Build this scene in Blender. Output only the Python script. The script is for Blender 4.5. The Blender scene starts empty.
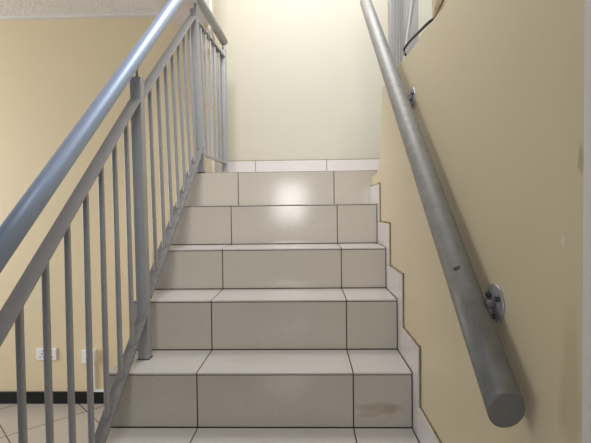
import bpy, bmesh, math, random
from mathutils import Vector, Matrix
random.seed(4)
SC = bpy.context.scene
COL = SC.collection

# ------------------------------------------------------------------ camera
cam_d = bpy.data.cameras.new('camera')
cam_d.sensor_fit = 'HORIZONTAL'; cam_d.sensor_width = 36.0
cam_d.lens = 440.0 / 591.0 * 36.0
cam_d.clip_start = 0.02
cam = bpy.data.objects.new('camera', cam_d); COL.objects.link(cam)
rt = Vector((0.9995632, 0.0270943, -0.0118032))
up = Vector((0.0110428, 0.0280467, 0.9995456))
fw = Vector((-0.027413, 0.9992394, -0.0277353))
M = Matrix((rt, up, -fw)).transposed().to_4x4()
M.translation = Vector((0.4326, -1.3906, 0.8373))
cam.matrix_world = M
SC.camera = cam

# ------------------------------------------------------------------ world, lights, exposure
w = bpy.data.worlds.new('sky'); SC.world = w; w.use_nodes = True
bg = w.node_tree.nodes['Background']
bg.inputs['Color'].default_value = (0.66, 0.80, 1.0, 1); bg.inputs['Strength'].default_value = 0.28

def area(name, loc, direction, sx, sy, watts, color):
    d = bpy.data.lights.new(name, 'AREA'); d.shape = 'RECTANGLE'
    d.size = sx; d.size_y = sy; d.energy = watts; d.color = color
    o = bpy.data.objects.new(name, d); COL.objects.link(o)
    o.location = loc
    o.rotation_euler = Vector(direction).to_track_quat('-Z', 'Y').to_euler()
    return o
area('room_window_daylight', (-4.0, 0.3, 1.0), (1, 0.55, 0), 1.5, 1.5, 40, (1.0, 0.97, 0.94)).data.spread = math.radians(125)
area('entrance_daylight', (0.05, -6.0, 1.02), (0, 1, 0), 0.65, 0.85, 29, (1.0, 0.98, 0.96))
area('stairwell_daylight', (0.5, 1.55, 3.7), (0, 0.1, -1), 1.2, 0.9, 40, (1.0, 0.98, 0.97))
area('upper_hall_daylight', (0.35, -1.7, 3.7), (0, 3.0, -2.2), 1.2, 0.9, 116, (0.98, 0.985, 1.0))

SC.view_settings.view_transform = 'Standard'
SC.view_settings.look = 'None'
SC.view_settings.gamma = 1.0
SC.view_settings.use_curve_mapping = False
SC.view_settings.exposure = 0.0

# ------------------------------------------------------------------ materials
def mat(name, col, rough=0.5, metal=0.0, noise=0.0, nscale=8.0, detail=4.0, col2=None, bump=0.0, bscale=60.0,
        spec=0.5, spots=(), speck=0.0, speck_scale=180.0, mottle=None, stretch=None):
    m = bpy.data.materials.new(name); m.use_nodes = True
    nt = m.node_tree; N = nt.nodes; L = nt.links
    b = N['Principled BSDF']
    b.inputs['Roughness'].default_value = rough; b.inputs['Metallic'].default_value = metal
    b.inputs['Specular IOR Level'].default_value = spec
    tc = N.new('ShaderNodeTexCoord'); co = tc.outputs['Object']
    if stretch:
        mp = N.new('ShaderNodeMapping'); mp.inputs['Scale'].default_value = stretch
        L.new(co, mp.inputs['Vector']); nco = mp.outputs['Vector']
    else:
        nco = co
    rgb = N.new('ShaderNodeRGB'); rgb.outputs[0].default_value = (*col, 1); cur = rgb.outputs[0]
    def mix(fac, a, bcol):
        x = N.new('ShaderNodeMix'); x.data_type = 'RGBA'
        if hasattr(fac, 'links'): L.new(fac, x.inputs[0])
        else: x.inputs[0].default_value = fac
        L.new(a, x.inputs[6])
        if hasattr(bcol, 'links'): L.new(bcol, x.inputs[7])
        else: x.inputs[7].default_value = (*bcol, 1)
        return x.outputs[2]
    def ramp(v, lo, hi, out=1.0):
        r = N.new('ShaderNodeMapRange'); r.inputs['From Min'].default_value = lo; r.inputs['From Max'].default_value = hi
        r.inputs['To Max'].default_value = out; r.clamp = True
        L.new(v, r.inputs['Value']); return r.outputs[0]
    if noise > 0:
        n = N.new('ShaderNodeTexNoise'); n.inputs['Scale'].default_value = nscale; n.inputs['Detail'].default_value = detail
        L.new(nco, n.inputs['Vector'])
        cur = mix(ramp(n.outputs['Fac'], 0.35, 0.7, noise), cur, col2 or tuple(c * 0.7 for c in col))
    if speck > 0:
        n = N.new('ShaderNodeTexNoise'); n.inputs['Scale'].default_value = speck_scale; n.inputs['Detail'].default_value = 2
        L.new(co, n.inputs['Vector'])
        cur = mix(ramp(n.outputs['Fac'], 0.52, 0.72, speck), cur, tuple(min(1, c * 1.35) for c in col))
        cur = mix(ramp(n.outputs['Fac'], 0.46, 0.30, speck), cur, tuple(c * 0.72 for c in col))
    # spots: (centre, (rx, ry, rz), colour, strength) - marks and stains with a shape of their own
    for (c, r3, scol, k) in spots:
        mp = N.new('ShaderNodeMapping'); mp.vector_type = 'TEXTURE'
        mp.inputs['Location'].default_value = c; mp.inputs['Scale'].default_value = r3
        L.new(co, mp.inputs['Vector'])
        n = N.new('ShaderNodeTexNoise'); n.inputs['Scale'].default_value = 1.3; n.inputs['Detail'].default_value = 3
        L.new(mp.outputs[0], n.inputs['Vector'])
        ln = N.new('ShaderNodeVectorMath'); ln.operation = 'LENGTH'; L.new(mp.outputs[0], ln.inputs[0])
        ad = N.new('ShaderNodeMath'); ad.operation = 'ADD'; L.new(ln.outputs['Value'], ad.inputs[0]); L.new(n.outputs['Fac'], ad.inputs[1])
        cur = mix(ramp(ad.outputs[0], 1.6, 1.1, k), cur, scol)
    L.new(cur, b.inputs['Base Color'])
    if bump > 0:
        n = N.new('ShaderNodeTexNoise'); n.inputs['Scale'].default_value = bscale; n.inputs['Detail'].default_value = 3
        L.new(nco, n.inputs['Vector'])
        bp = N.new('ShaderNodeBump'); bp.inputs['Strength'].default_value = bump; bp.inputs['Distance'].default_value = 0.01
        L.new(n.outputs['Fac'], bp.inputs['Height']); L.new(bp.outputs[0], b.inputs['Normal'])
    return m

CH = (0.05, 0.045, 0.04)
M_tan = mat('tan_wall_paint', (0.72, 0.61, 0.405), 0.55, noise=0.25, nscale=2.2, col2=(0.67, 0.565, 0.37), bump=0.05, bscale=25)
M_cream = mat('cream_wall_paint', (0.575, 0.54, 0.435), 0.5, noise=0.2, nscale=3, col2=(0.55, 0.51, 0.41), bump=0.04, bscale=18)
M_right = mat('yellow_wall_paint', (0.70, 0.60, 0.405), 0.4, noise=0.3, nscale=3, col2=(0.645, 0.55, 0.365), bump=0.06, bscale=14,
              spots=[((0.832, -0.69, 0.782), (0.05, 0.006, 0.010), (0.75, 0.70, 0.60), 0.8),
                     ((0.832, -0.734, 0.905), (0.05, 0.008, 0.022), (0.36, 0.26, 0.15), 0.6),
                     ((0.832, -0.71, 0.55), (0.05, 0.03, 0.12), (0.45, 0.35, 0.2), 0.35)])
M_white = mat('white_paint', (0.72, 0.70, 0.67), 0.5)
M_ceil = mat('textured_ceiling', (0.84, 0.82, 0.81), 0.9, noise=0.6, nscale=90, col2=(0.62, 0.60, 0.59), bump=0.9, bscale=90)
M_soffit = mat('smooth_soffit_paint', (0.74, 0.68, 0.66), 0.8)
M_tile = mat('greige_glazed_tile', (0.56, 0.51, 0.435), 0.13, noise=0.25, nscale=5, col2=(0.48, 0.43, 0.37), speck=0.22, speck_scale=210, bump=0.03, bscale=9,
             spots=[((0.70, 0.27, 0.075), (0.10, 0.05, 0.022), (0.32, 0.22, 0.14), 0.42),
                    ((0.66, 0.27, 0.05), (0.045, 0.05, 0.012), (0.36, 0.26, 0.18), 0.35),
                    ((0.74, 0.27, 0.07), (0.03, 0.05, 0.035), (0.34, 0.25, 0.17), 0.25),
                    ((0.25, 0.42, 0.215), (0.13, 0.05, 0.05), (0.45, 0.38, 0.29), 0.2)])
M_tread = mat('lit_glazed_tread_tile', (0.64, 0.605, 0.57), 0.2, noise=0.25, nscale=5, col2=(0.60, 0.56, 0.51), speck=0.2, speck_scale=210,
              spots=[((0.22, 0.42, 0.215), (0.15, 0.06, 0.05), (0.52, 0.46, 0.36), 0.3)])  # riser tile made paler: overhead and grazing light put into the base colour
M_skirt = mat('pale_skirting_tile', (0.72, 0.67, 0.65), 0.22, noise=0.25, nscale=6, col2=(0.66, 0.61, 0.58))
M_grout = mat('dark_grout', (0.10, 0.075, 0.055), 0.9, noise=0.5, nscale=40)
M_caulk = mat('dirty_paint_edge', (0.30, 0.22, 0.11), 0.9, noise=0.6, nscale=50, col2=(0.13, 0.09, 0.045))
M_black = mat('black_gloss_skirting', (0.009, 0.011, 0.011), 0.45, spec=0.3)
M_steel = mat('grey_painted_steel', (0.41, 0.405, 0.41), 0.33, metal=0.3, noise=0.35, nscale=30, col2=(0.33, 0.325, 0.32), speck=0.15, speck_scale=400,
              bump=0.05, bscale=120)
M_foot = mat('shaded_grimy_steel', (0.24, 0.235, 0.23), 0.5, metal=0.2, noise=0.7, nscale=35, col2=(0.15, 0.14, 0.13), speck=0.3, speck_scale=260, bump=0.08, bscale=90)  # bottom rails: base darkened to stand in for shade, plus mottled grime
M_rail = mat('sky_tinted_grey_tube', (0.37, 0.45, 0.60), 0.44, metal=0.4, noise=0.3, nscale=22, col2=(0.31, 0.38, 0.50), speck=0.2, speck_scale=350,
             bump=0.04, bscale=150)  # blue in the base stands in for sky reflected by the grey rail
M_wrail = mat('worn_grey_painted_tube', (0.30, 0.295, 0.28), 0.5, metal=0.3, noise=0.55, nscale=30, col2=(0.19, 0.185, 0.165), speck=0.3, speck_scale=300,
              bump=0.06, bscale=130,
              spots=[((0.773, -0.373, 0.698), (0.012, 0.006, 0.009), (0.03, 0.03, 0.03), 0.95),
                     ((0.795, 0.333, 1.308), (0.012, 0.005, 0.006), (0.04, 0.04, 0.04), 0.8)])
M_cap = mat('grey_end_cap', (0.20, 0.20, 0.195), 0.6, noise=0.3, nscale=50)
M_zinc = mat('zinc_bracket', (0.55, 0.53, 0.56), 0.38, metal=0.6, noise=0.3, nscale=60)
M_bolt = mat('dark_bolt', (0.10, 0.10, 0.10), 0.4, metal=0.8)
M_plastic = mat('white_plastic', (0.82, 0.82, 0.84), 0.35)
M_hole = mat('dark_slot', (0.05, 0.05, 0.055), 0.7)
M_cable = mat('black_cable_sheath', (0.008, 0.008, 0.009), 0.5)
M_raw = mat('raw_brown_plaster', (0.33, 0.23, 0.15), 0.95, noise=0.8, nscale=25, col2=(0.62, 0.52, 0.40), bump=0.5, bscale=60)
M_bead = mat('white_corner_bead', (0.86, 0.86, 0.88), 0.4)

# floor: square tiles laid diagonally
M_floor = mat('diagonal_floor_tile', (0.60, 0.53, 0.46), 0.25)
nt = M_floor.node_tree; b = nt.nodes['Principled BSDF']
tc = nt.nodes.new('ShaderNodeTexCoord'); mp = nt.nodes.new('ShaderNodeMapping')
mp.inputs['Rotation'].default_value = (0, 0, math.radians(45)); mp.inputs['Location'].default_value = (1.892, 0.144, 0)
nt.links.new(tc.outputs['Object'], mp.inputs['Vector'])
br = nt.nodes.new('ShaderNodeTexBrick'); br.offset = 0.0; br.squash = 1.0
br.inputs['Scale'].default_value = 1.0; br.inputs['Brick Width'].default_value = 0.472; br.inputs['Row Height'].default_value = 0.472
br.inputs['Mortar Size'].default_value = 0.0035; br.inputs['Mortar Smooth'].default_value = 0.0
br.inputs['Color1'].default_value = (0.52, 0.475, 0.435, 1); br.inputs['Color2'].default_value = (0.49, 0.45, 0.41, 1)
br.inputs['Mortar'].default_value = (0.09, 0.06, 0.04, 1)
nt.links.new(mp.outputs[0], br.inputs['Vector']); nt.links.new(br.outputs['Color'], b.inputs['Base Color'])

# ------------------------------------------------------------------ mesh helpers
def box(bm, x0, x1, y0, y1, z0, z1):
    v = [bm.verts.new(p) for p in ((x0,y0,z0),(x1,y0,z0),(x1,y1,z0),(x0,y1,z0),(x0,y0,z1),(x1,y0,z1),(x1,y1,z1),(x0,y1,z1))]
    for f in ((0,3,2,1),(4,5,6,7),(0,1,5,4),(1,2,6,5),(2,3,7,6),(3,0,4,7)): bm.faces.new([v[i] for i in f])
def prism(bm, poly, x0, x1):            # polygon in (y, z) extruded along x
    a = [bm.verts.new((x0, y, z)) for y, z in poly]; c = [bm.verts.new((x1, y, z)) for y, z in poly]
    n = len(poly); bm.faces.new(a); bm.faces.new(c[::-1])
    for i in range(n): bm.faces.new((a[i], c[i], c[(i+1) % n], a[(i+1) % n]))
def bar(bm, p0, p1, wd, th, cut=False):  # flat bar p0 -> p1, wd across, th thick; cut = vertical ends
    p0, p1 = Vector(p0), Vector(p1); d = (p1 - p0).normalized()
    side = d.cross(Vector((0, 0, 1))).normalized(); nrm = side.cross(d).normalized()
    if cut: nrm = Vector((0, 0, 1)); th = th / max(0.2, math.sqrt(d.x**2 + d.y**2))
    vs = []
    for p in (p0, p1):
        for s, t in ((-1,-1),(1,-1),(1,1),(-1,1)): vs.append(bm.verts.new(p + side*s*wd/2 + nrm*t*th/2))
    for f in ((0,1,2,3),(7,6,5,4),(0,4,5,1),(1,5,6,2),(2,6,7,3),(3,7,4,0)): bm.faces.new([vs[i] for i in f])
def tube(bm, pts, r, seg=32, caps=True):
    pts = [Vector(p) for p in pts]; rings = []
    ref = None
    for i, p in enumerate(pts):
        a = pts[max(0, i-1)]; c = pts[min(len(pts)-1, i+1)]; d = (c - a).normalized()
        if ref is None:
            ref = d.cross(Vector((1, 0, 0)));
            if ref.length < 0.1: ref = d.cross(Vector((0, 1, 0)))
        u = (ref - d * ref.dot(d)).normalized(); v = d.cross(u); ref = u
        rings.append([bm.verts.new(p + (u*math.cos(2*math.pi*k/seg) + v*math.sin(2*math.pi*k/seg))*r) for k in range(seg)])
    for a, c in zip(rings, rings[1:]):
        for k in range(seg):
            f = bm.faces.new((a[k], a[(k+1) % seg], c[(k+1) % seg], c[k])); f.smooth = True
    if caps: bm.faces.new(rings[0][::-1]); bm.faces.new(rings[-1])
def obj(name, bm, m, parent=None, bevel=0.0):
    bmesh.ops.recalc_face_normals(bm, faces=bm.faces)
    me = bpy.data.meshes.new(name); bm.to_mesh(me); bm.free(); me.materials.append(m)
    o = bpy.data.objects.new(name, me); COL.objects.link(o)
    if parent is not None: o.parent = parent
    if bevel > 0:
        md = o.modifiers.new('bevel', 'BEVEL'); md.width = bevel; md.limit_method = 'ANGLE'
        md.segments = 4 if bevel > 0.0025 else 2; md.harden_normals = True
        for p in me.polygons: p.use_smooth = True
    return o
def B(fn, *a, **k):
    bm = bmesh.new(); fn(bm, *a, **k); return bm
def struct(o): o['kind'] = 'structure'; return o
def tag(o, label, cat, group=None):
    o['label'] = label; o['category'] = cat
    if group: o['group'] = group
    return o
def thing(name, label, cat, loc=(0, 0, 0), group=None):
    o = bpy.data.objects.new(name, None); COL.objects.link(o); o.empty_display_size = 0.05
    o.location = loc
    return tag(o, label, cat, group)
def adopt(parent):                       # parts are modelled in world coordinates; keep them there
    bpy.context.view_layer.update()
    for c in parent.children:
        c.matrix_parent_inverse = parent.matrix_world.inverted()

# ------------------------------------------------------------------ dimensions
D = 0.2732
ZT = [0.0, 0.2142, 0.4375, 0.6420, 0.8633, 1.0760]
FL = -0.54
XL, XR, XW = -0.355, 0.824, 0.833        # stair edge, skirting face, right wall face
YR, YB = 1.70, 2.33                      # room wall, landing wall
RISE = 0.18

# ------------------------------------------------------------------ setting
struct(obj('floor', B(box, -4.6, 2.4, -6.3, YB, FL-0.1, FL), M_floor))
bm = bmesh.new(); box(bm, -4.6, -0.224, YR, YR+0.12, FL, 2.6)
struct(obj('wall_back', bm, M_tan))
struct(obj('wall_return', B(box, -0.57, -0.45, YR+0.12, YB, FL, 5.0), M_cream))
bm = bmesh.new(); box(bm, -0.57, 2.4, YB, YB+0.12, FL, 5.0)
struct(obj('wall_landing', bm, M_cream))
struct(obj('wall_above', B(box, -4.6, -0.224, YR, YR+0.12, 2.6, 5.0), M_cream))
# right wall between the flights, its top running level behind the handrail
prof = [(-1.9, FL), (1.364, FL), (1.364, 0.985), (1.36, 1.033), (1.18, 1.036), (1.135, 1.05), (1.10, 1.075), (1.03, 1.12), (0.985, 1.30), (0.965, 1.472),
        (0.57, 1.456), (0.30, 1.438), (0.03, 1.428), (-0.15, 1.412), (-0.30, 1.55), (-0.9, 2.2), (-1.9, 2.6)]
struct(obj('wall_right', B(prism, prof, XW, XW+0.062), M_right, bevel=0.004))
# pale raw frame at the wall's near end
struct(obj('trim_1', B(box, 0.8265, 0.93, -1.0, -0.749, FL, 2.3), M_white, bevel=0.003))
# ceiling of the room on the left and the slab edge along the stair well
struct(obj('ceiling', B(box, -4.6, -0.5, -4.0, YR, 2.205, 2.35), M_ceil))
struct(obj('trim_2', B(box, -4.6, -0.5, YR-0.045, YR, 2.190, 2.205), M_white))
struct(obj('trim_3', B(box, -0.5, -0.24, -2.0, YR, 2.135, 2.6), M_soffit))
struct(obj('trim_4', B(box, -0.232, -0.218, YR-0.006, YR+0.008, 1.0, 4.6), M_bead))
struct(obj('baseboard_back', B(box, -4.6, -0.36, YR-0.016, YR, FL, FL+0.086), M_black, bevel=0.004))
# unseen slab added to shade the lower steps from the upper hall light
struct(obj('added_shade_slab', B(box, -0.24, 2.4, -4.0, -1.12, 2.75, 2.95), M_soffit))
# tiled skirting round the landing
bm = bmesh.new()
xs = [-0.448, -0.0015, 0.5985, 1.1985, 1.7985, 2.39]
for a, c in zip(xs, xs[1:]): box(bm, a+0.0025, c-0.0025, YB-0.010, YB-0.001, ZT[5]+0.012, ZT[5]+0.172)
struct(obj('baseboard_landing', bm, M_skirt, bevel=0.0015))
bm = bmesh.new(); box(bm, -0.449, -0.440, YR+0.125, YB-0.012, ZT[5]+0.012, ZT[5]+0.172)
struct(obj('baseboard_return', bm, M_skirt, bevel=0.0015))
struct(obj('trim_5', B(box, -0.449, 2.39, YB-0.006, YB, ZT[5]+0.002, ZT[5]+0.177), M_caulk))

# ------------------------------------------------------------------ staircase
stairs = thing('staircase', 'straight flight of greige glazed tile steps with dark grout climbing to the landing', 'stairs', (0.23, -2*D, FL))
G = 0.0024
def tile_row(bm, brk, y0, y1, z0, z1):
    for a, c in zip(brk, brk[1:]): box(bm, a+G, c-G, y0, y1, z0, z1)
levels = [(-2, FL, FL+RISE), (-1, FL+RISE, FL+2*RISE), (0, FL+2*RISE, 0.0)] + [(n, ZT[n-1], ZT[n]) for n in range(1, 5)]
for n, zb, zt in levels:
    y0, y1 = n*D, (n+1)*D
    brk = [XL, 0.0, 0.6, XR-0.001]
    core = obj('step', B(box, XL+0.002, XR, y0+0.0032, y1+0.0032, FL, zt-0.0025), M_grout, stairs)
    lip = 0.003 if n == 4 else 0.0075
    bm = bmesh.new(); tile_row(bm, brk, y0-0.003, y1-0.0035, zt-lip, zt)
    obj('tread', bm, M_tread, core, bevel=0.0012)
    bm = bmesh.new(); tile_row(bm, brk, y0, y0+0.008, zb+0.003, zt-lip-0.0035)
    obj('riser', bm, M_tile, core, bevel=0.0012)
y0 = 5*D
core = obj('floor_landing', B(box, XL+0.002, 2.39, y0+0.0032, YB, 0.90, ZT[5]-0.0025), M_grout); struct(core)
bm = bmesh.new()
for k in range(2):
    ya, yb = (y0+0.009, y0+0.597) if k == 0 else (y0+0.602, YB-0.012)
    for a, c in zip([XL, 0.0, 0.6, 1.2, 1.8], [0.0, 0.6, 1.2, 1.8, 2.38]):
        if a == XL: continue
        box(bm, a+G, c-G, ya, yb, ZT[5]-0.009, ZT[5])
box(bm, XL+G, -G, y0+0.009, YR-0.004, ZT[5]-0.009, ZT[5]); box(bm, -0.445, -G, YR+0.125, YB-0.012, ZT[5]-0.009, ZT[5]); box(bm, -0.22, -G, YR, YR+0.12, ZT[5]-0.009, ZT[5])
obj('tread', bm, M_tread, core, bevel=0.0012)
bm = bmesh.new()
box(bm, XL+0.002, XR+0.07, y0+0.0032, y0+0.02, FL, 0.9)
obj('riser_backing', bm, M_grout, core)
bm = bmesh.new(); tile_row(bm, [XL, 0.0, 0.6, 0.890], y0, y0+0.008, ZT[4]+0.003, ZT[5]-0.005)
obj('riser', bm, M_tile, core, bevel=0.0012)
# plastered side of the flight, seen from the room
poly = [(-2*D+0.004, FL)]
for n, zb, zt in levels: poly += [(n*D+0.004, zt-0.011), ((n+1)*D+0.004, zt-0.011)]
poly += [(5*D+0.004, ZT[5]-0.011), (YR, ZT[5]-0.011), (YR, FL)]
obj('side_panel', B(prism, poly, XL-0.004, XL+0.0015), M_tan, stairs)
# stepped skirting tiles up the right wall, with the dirty paint line around them
bm = bmesh.new(); bc = bmesh.new()
H = 0.120
lead = {-1: 0.08, 0: 0.08, 1: 0.088, 2: 0.090, 3: 0.075, 4: 0.060, 5: 0.05}
for n, zb, zt in levels:
    if n < -1: continue
    yv = n*D - lead[n]; yn = (n+1)*D - lead[n+1]
    ztop = zt + H
    if n == 4: yn = 5*D-0.004; ztop = 0.972
    box(bm, XR, XW, yv, n*D-0.001, zb+0.0, zb+H-0.001)
    box(bm, XR, XW, yv, n*D-0.001, zb+H+0.001, ztop)
    box(bm, XR, XW, n*D+0.001, yn if n == 4 else yn-0.001, zt+0.001, ztop)
    for q in range(7):
        jy = random.uniform(yv-0.002, yn); jr = random.uniform(0.004, 0.009)
        box(bc, XW-0.004, XW, jy-jr, jy+jr, ztop-0.01, ztop+random.uniform(0.005, 0.009))
        jz = random.uniform(zb+0.13, ztop); box(bc, XW-0.004, XW, yv-random.uniform(0.006, 0.010), yv+0.01, jz-jr, jz+jr)
    box(bc, XW-0.005, XW, yv-0.006, yn, zb+0.02, ztop+0.005)
obj('skirting', bm, M_skirt, stairs, bevel=0.001)
obj('paint_edge', bc, M_caulk, stairs)
# upper flight rising back towards the camera beyond the right wall
poly = [(1.10, 1.07)]
y, z = 1.36, ZT[5]
poly = [(2.30, 0.9), (2.30, ZT[5]-0.012), (1.36, ZT[5]-0.012)]
for k in range(7):
    poly += [(1.36-k*D*0.9, ZT[5]+(k+1)*0.205-0.01), (1.36-(k+1)*D*0.9, ZT[5]+(k+1)*0.205-0.01)]
yl, zl = poly[-1]
poly += [(yl, zl-0.40), (1.25, 0.9)]
poly = [(1.36, 0.91)] + poly[2:-1] + [(1.20, 0.91)]
uf = tag(obj('upper_flight', B(prism, poly, 1.0, 2.2), M_right), 'next flight with a raw brown edge rising behind the right wall top', 'stairs')
obj('raw_edge', B(prism, [(0.596, 1.667), (0.535, 1.726), (0.445, 1.684), (0.543, 1.67)], 0.994, 1.0005), M_raw, uf)
adopt(stairs)

# ------------------------------------------------------------------ balustrade on the left
def PX(y): return -0.262 + 0.028*(y-0.44)
def LP(y, z): return (PX(y), y, z)
def lean(y): return 0.0 if y < 0 else (0.010*y/0.44 if y < 0.44 else 0.010 + 0.020*(y-0.44)/0.95)   # the posts stand slightly out of plumb
def TP(y, z): return (PX(y) - lean(y), y, z)
rail = thing('stair_railing', 'grey painted steel balustrade with square bars along the open left side of the steps', 'railing', (-0.262, 0.44, ZT[1]))
hand = lambda y: 1.098 + 0.896*y
topb = lambda y: 0.92 + 0.90*y if y < 0.44 else 0.935 + 0.82*y
botb = lambda y: 0.03 + 0.87*y if y < 0.44 else 0.080 + 0.838*y
P0, P1, P2 = -0.50, 0.440, 1.392
PW = 0.045
pts = [LP(y, hand(y)) for y in (-0.62, -0.2, 0.3, 0.8, 1.10)] + [LP(1.16, hand(1.148)), LP(1.22, 2.158), LP(1.30, 2.170)]
pts += [(-0.237, 1.395, 2.166), (-0.20, 1.62, 2.122), (-0.168, 1.872, 2.076)]
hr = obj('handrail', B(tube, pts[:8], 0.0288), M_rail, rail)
hr2 = obj('handrail', B(tube, [LP(1.285, 2.170)] + pts[8:], 0.029), M_steel, rail)
def post(x, y, z0, z1, wd=PW):
    bm = B(box, x-wd/2, x+wd/2, y-wd/2, y+wd/2, z0, z1)
    for v in bm.verts:
        if v.co.z > (z0+z1)/2 and y < 1.6: v.co.x -= lean(y)
    return obj('post', bm, M_steel, rail, bevel=0.0022)
post(PX(P0), P0, FL+RISE, topb(P0)+0.09)
post(PX(P1), P1, ZT[1], 1.392)
post(-0.2355, P2, ZT[5]-0.002, 2.100)
for x, y, z in ((PX(P0), P0, FL+RISE), (PX(P1), P1, ZT[1]), (-0.2355, P2, ZT[5])):
    obj('weld_foot', B(box, x-PW/2-0.003, x+PW/2+0.003, y-PW/2-0.003, y+PW/2+0.003, z, z+0.004), M_bolt, rail, bevel=0.001)
for y, z0, z1 in ((P0, topb(P0)+0.09, hand(P0)-0.02), (P1, 1.392, hand(P1)-0.02)):
    obj('rail_support', B(tube, [TP(y, z0-0.005), TP(y, z1)], 0.007, 12), M_steel, rail)
obj('rail_support', B(tube, [(-0.2645, P2, 2.095), (-0.255, P2, 2.150)], 0.009, 12), M_steel, rail)
h = PW/2
for a, c in ((P0+h, P1-h), (P1+h, P2-h)):
    obj('top_rail', B(bar, TP(a, topb(a)), TP(c if c < 1 else c-0.030, topb(c if c < 1 else c-0.030)), 0.046, 0.007, True), M_steel, rail)
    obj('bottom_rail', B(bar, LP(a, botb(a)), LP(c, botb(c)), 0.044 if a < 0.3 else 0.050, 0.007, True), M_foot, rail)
def balusters(ya, dy, n):
    for k in range(n):
        y = ya + dy*k; s = 0.0085
        za, zb = botb(y)+0.003, topb(y)-0.003
        bm = B(box, PX(y)-s, PX(y)+s, y-s, y+s, za, zb)
        bm.verts.ensure_lookup_table()
        for v in bm.verts:
            if v.co.z > (za+zb)/2: v.co.x -= lean(y)
            v.co.z += (0.84 if v.co.z < (za+zb)/2 else 0.86)*(v.co.y-y)
        obj('baluster', bm, M_steel, rail, bevel=0.0045)
balusters(-0.327, 0.1075, 7); balusters(0.583, 0.112, 7)
# short level panel along the landing
NA, NB = Vector((-0.2345, 1.415, 0)), Vector((-0.172, 1.835, 0))
def lin(t, za, zb): p = NA.lerp(NB, t); p.z = za + (zb-za)*t; return p
NA.x -= 0.028
obj('top_rail', B(bar, lin(0.0, 2.045, 1.955), lin(1.0, 2.045, 1.955), 0.034, 0.007, True), M_steel, rail)
NA.x += 0.028
obj('bottom_rail', B(bar, lin(0.0, 1.195, 1.181), lin(1.0, 1.195, 1.181), 0.034, 0.007, True), M_steel, rail)
post(-0.172, 1.852, ZT[5]-0.002, 2.01, 0.038)
obj('rail_support', B(tube, [(-0.172, 1.852, 2.0), (-0.172, 1.852, 2.06)], 0.008, 12), M_steel, rail)
for k in range(1, 6):
    p = lin(k/6.0, 1.195, 1.181); q = lin(k/6.0, 2.045, 1.955); s = 0.008
    bm = B(box, p.x-s, p.x+s, p.y-s, p.y+s, p.z+0.003, q.z-0.003)
    for v in bm.verts:
        if v.co.z > 1.5: v.co.x -= 0.028*(1-k/6.0)
    obj('baluster', bm, M_steel, rail, bevel=0.004)
    p.x -= 0.028*(1-k/6.0)
    obj('weld_clip', B(tube, [(p.x+0.011, p.y, q.z-0.004), (p.x+0.017, p.y-0.004, q.z-0.022), (p.x+0.011, p.y, q.z-0.034)], 0.0045, 8), M_bolt, rail)
adopt(rail)

# ------------------------------------------------------------------ handrail on the right wall
wr = thing('wall_handrail', 'worn grey steel tube handrail on round plates along the yellow wall', 'handrail', (XW, -0.45, 0.63))
wz = lambda y: 0.979 + 0.861*y
XH = 0.789
ya, yb = -0.592, 1.25
t = obj('rail_tube', B(tube, [(XH, ya + (yb-ya)*k/8.0, wz(ya + (yb-ya)*k/8.0)) for k in range(9)], 0.0335, 48), M_wrail, wr)
d = Vector((0, 1, 0.861)).normalized()
for v in t.data.vertices[:48]:           # the lower end is cut upright
    v.co += d * (0.55*(ya - v.co.y)/d.y)
bm = bmesh.new()
rg = [v.co.copy() for v in t.data.vertices[:48]]; cc = sum(rg, Vector())/48
ra = [bm.verts.new(cc + (p-cc)*0.985 - d*0.003) for p in rg]; rb = [bm.verts.new(cc + (p-cc)*0.985 + d*0.001) for p in rg]
bm.faces.new(ra); bm.faces.new(rb[::-1])
for k in range(48): bm.faces.new((ra[k], rb[k], rb[(k+1) % 48], ra[(k+1) % 48]))
cap = obj('end_cap', bm, M_cap, wr)
e = Vector((XH, yb, wz(yb)))
obj('end_cap', B(tube, [e - d*0.004, e + d*0.003], 0.0325, 48), M_cap, wr)
def bracket(y, z):
    pl = obj('wall_plate', B(tube, [(XW+0.001, y, z), (XW-0.005, y, z)], 0.041, 40), M_zinc, wr)
    for k in range(3):
        a = math.radians(90 + 120*k + 60)
        yy, zz = y + 0.028*math.cos(a), z + 0.028*math.sin(a)
        obj('bolt', B(tube, [(XW-0.004, yy, zz), (XW-0.011, yy, zz)], 0.0065, 6), M_bolt, pl)
    obj('stem', B(tube, [(XW-0.004, y, z), (XH+0.022, y, z-0.003)], 0.0085, 16), M_cap, wr)
bracket(-0.446, 0.632); bracket(0.285, 1.248)
adopt(wr)

# ------------------------------------------------------------------ balustrade of the upper flight, seen over the wall
ur = thing('upper_railing', 'pale grey square bar balustrade of the upper flight, glimpsed above the right wall', 'railing', (0.915, 1.10, ZT[5]))
obj('post', B(box, 0.893, 0.945, 1.06, 1.11, ZT[5]-0.002, 2.9), M_steel, ur, bevel=0.003)
for y in (0.965, 0.895, 0.835):
    obj('baluster', B(box, 0.912, 0.928, y-0.008, y+0.008, 1.52, 2.9), M_steel, ur)
obj('post', B(box, 0.880, 0.937, 0.61, 0.66, 1.20, 2.9), M_steel, ur, bevel=0.003)
obj('bottom_rail', B(bar, (0.8775, 0.63, 1.492), (0.8466, -0.20, 2.273), 0.010, 0.030, True), M_bead, ur)
adopt(ur)

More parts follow.
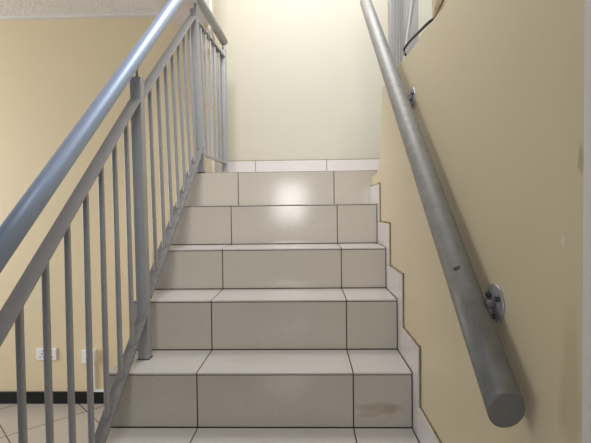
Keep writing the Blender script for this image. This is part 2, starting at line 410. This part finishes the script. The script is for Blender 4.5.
# ------------------------------------------------------------------ sockets, conduit, cable
def socket(xc, zc, wd, ht, dep, gangs, label):
    s = thing('wall_socket', label, 'socket', (xc, YR, zc))
    y1 = YR
    pl = obj('faceplate', B(box, xc-wd/2, xc+wd/2, y1-dep, y1, zc-ht/2, zc+ht/2), M_plastic, s, bevel=0.004)
    for g in range(gangs):
        gx = xc + (g-(gangs-1)/2)*0.066
        obj('switch', B(box, gx-0.007, gx+0.007, y1-dep-0.004, y1-dep+0.001, zc+0.015, zc+0.031), M_plastic, s, bevel=0.001)
        for dx, dz, hw, hh in ((0, 0.001, 0.003, 0.006), (-0.012, -0.020, 0.005, 0.003), (0.012, -0.020, 0.005, 0.003)):
            obj('pin_slot', B(box, gx+dx-hw, gx+dx+hw, y1-dep-0.001, y1-dep+0.002, zc+dz-hh, zc+dz+hh), M_hole, s)
    adopt(s)
socket(-1.452, -0.181, 0.147, 0.086, 0.012, 2, 'white double wall socket low on the tan wall, left of the boxed single one')
socket(-1.136, -0.192, 0.090, 0.090, 0.040, 1, 'white single socket box above the conduit drop on the tan wall')
bm = bmesh.new()
box(bm, -1.121, -1.101, YR-0.018, YR, -0.452, -0.237); box(bm, -1.1005, -0.40, YR-0.018, YR, FL+0.0865, FL+0.102)
tag(obj('cable_conduit', bm, M_plastic, bevel=0.002), 'thin white conduit running from socket box down onto the black skirting', 'conduit')
pts = [(0.875, 0.027, 1.445), (0.838, 0.047, 1.438), (0.838, 0.197, 1.463), (0.838, 0.332, 1.483), (0.838, 0.418, 1.491), (0.838, 0.455, 1.487), (0.832, 0.401, 1.45)]
cu = []
for i in range(len(pts)-1):             # smooth the run
    p = [Vector(pts[max(0, min(len(pts)-1, j))]) for j in (i-1, i, i+1, i+2)]
    for k in range(6):
        t = k/6.0
        cu.append(0.5*((2*p[1]) + (p[2]-p[0])*t + (2*p[0]-5*p[1]+4*p[2]-p[3])*t*t + (3*p[1]-p[0]-3*p[2]+p[3])*t**3))
cu.append(Vector(pts[-1]))
tag(obj('cable', B(tube, cu, 0.0048, 12), M_cable), 'thin black cable drooping along the top edge of the right wall', 'cable')
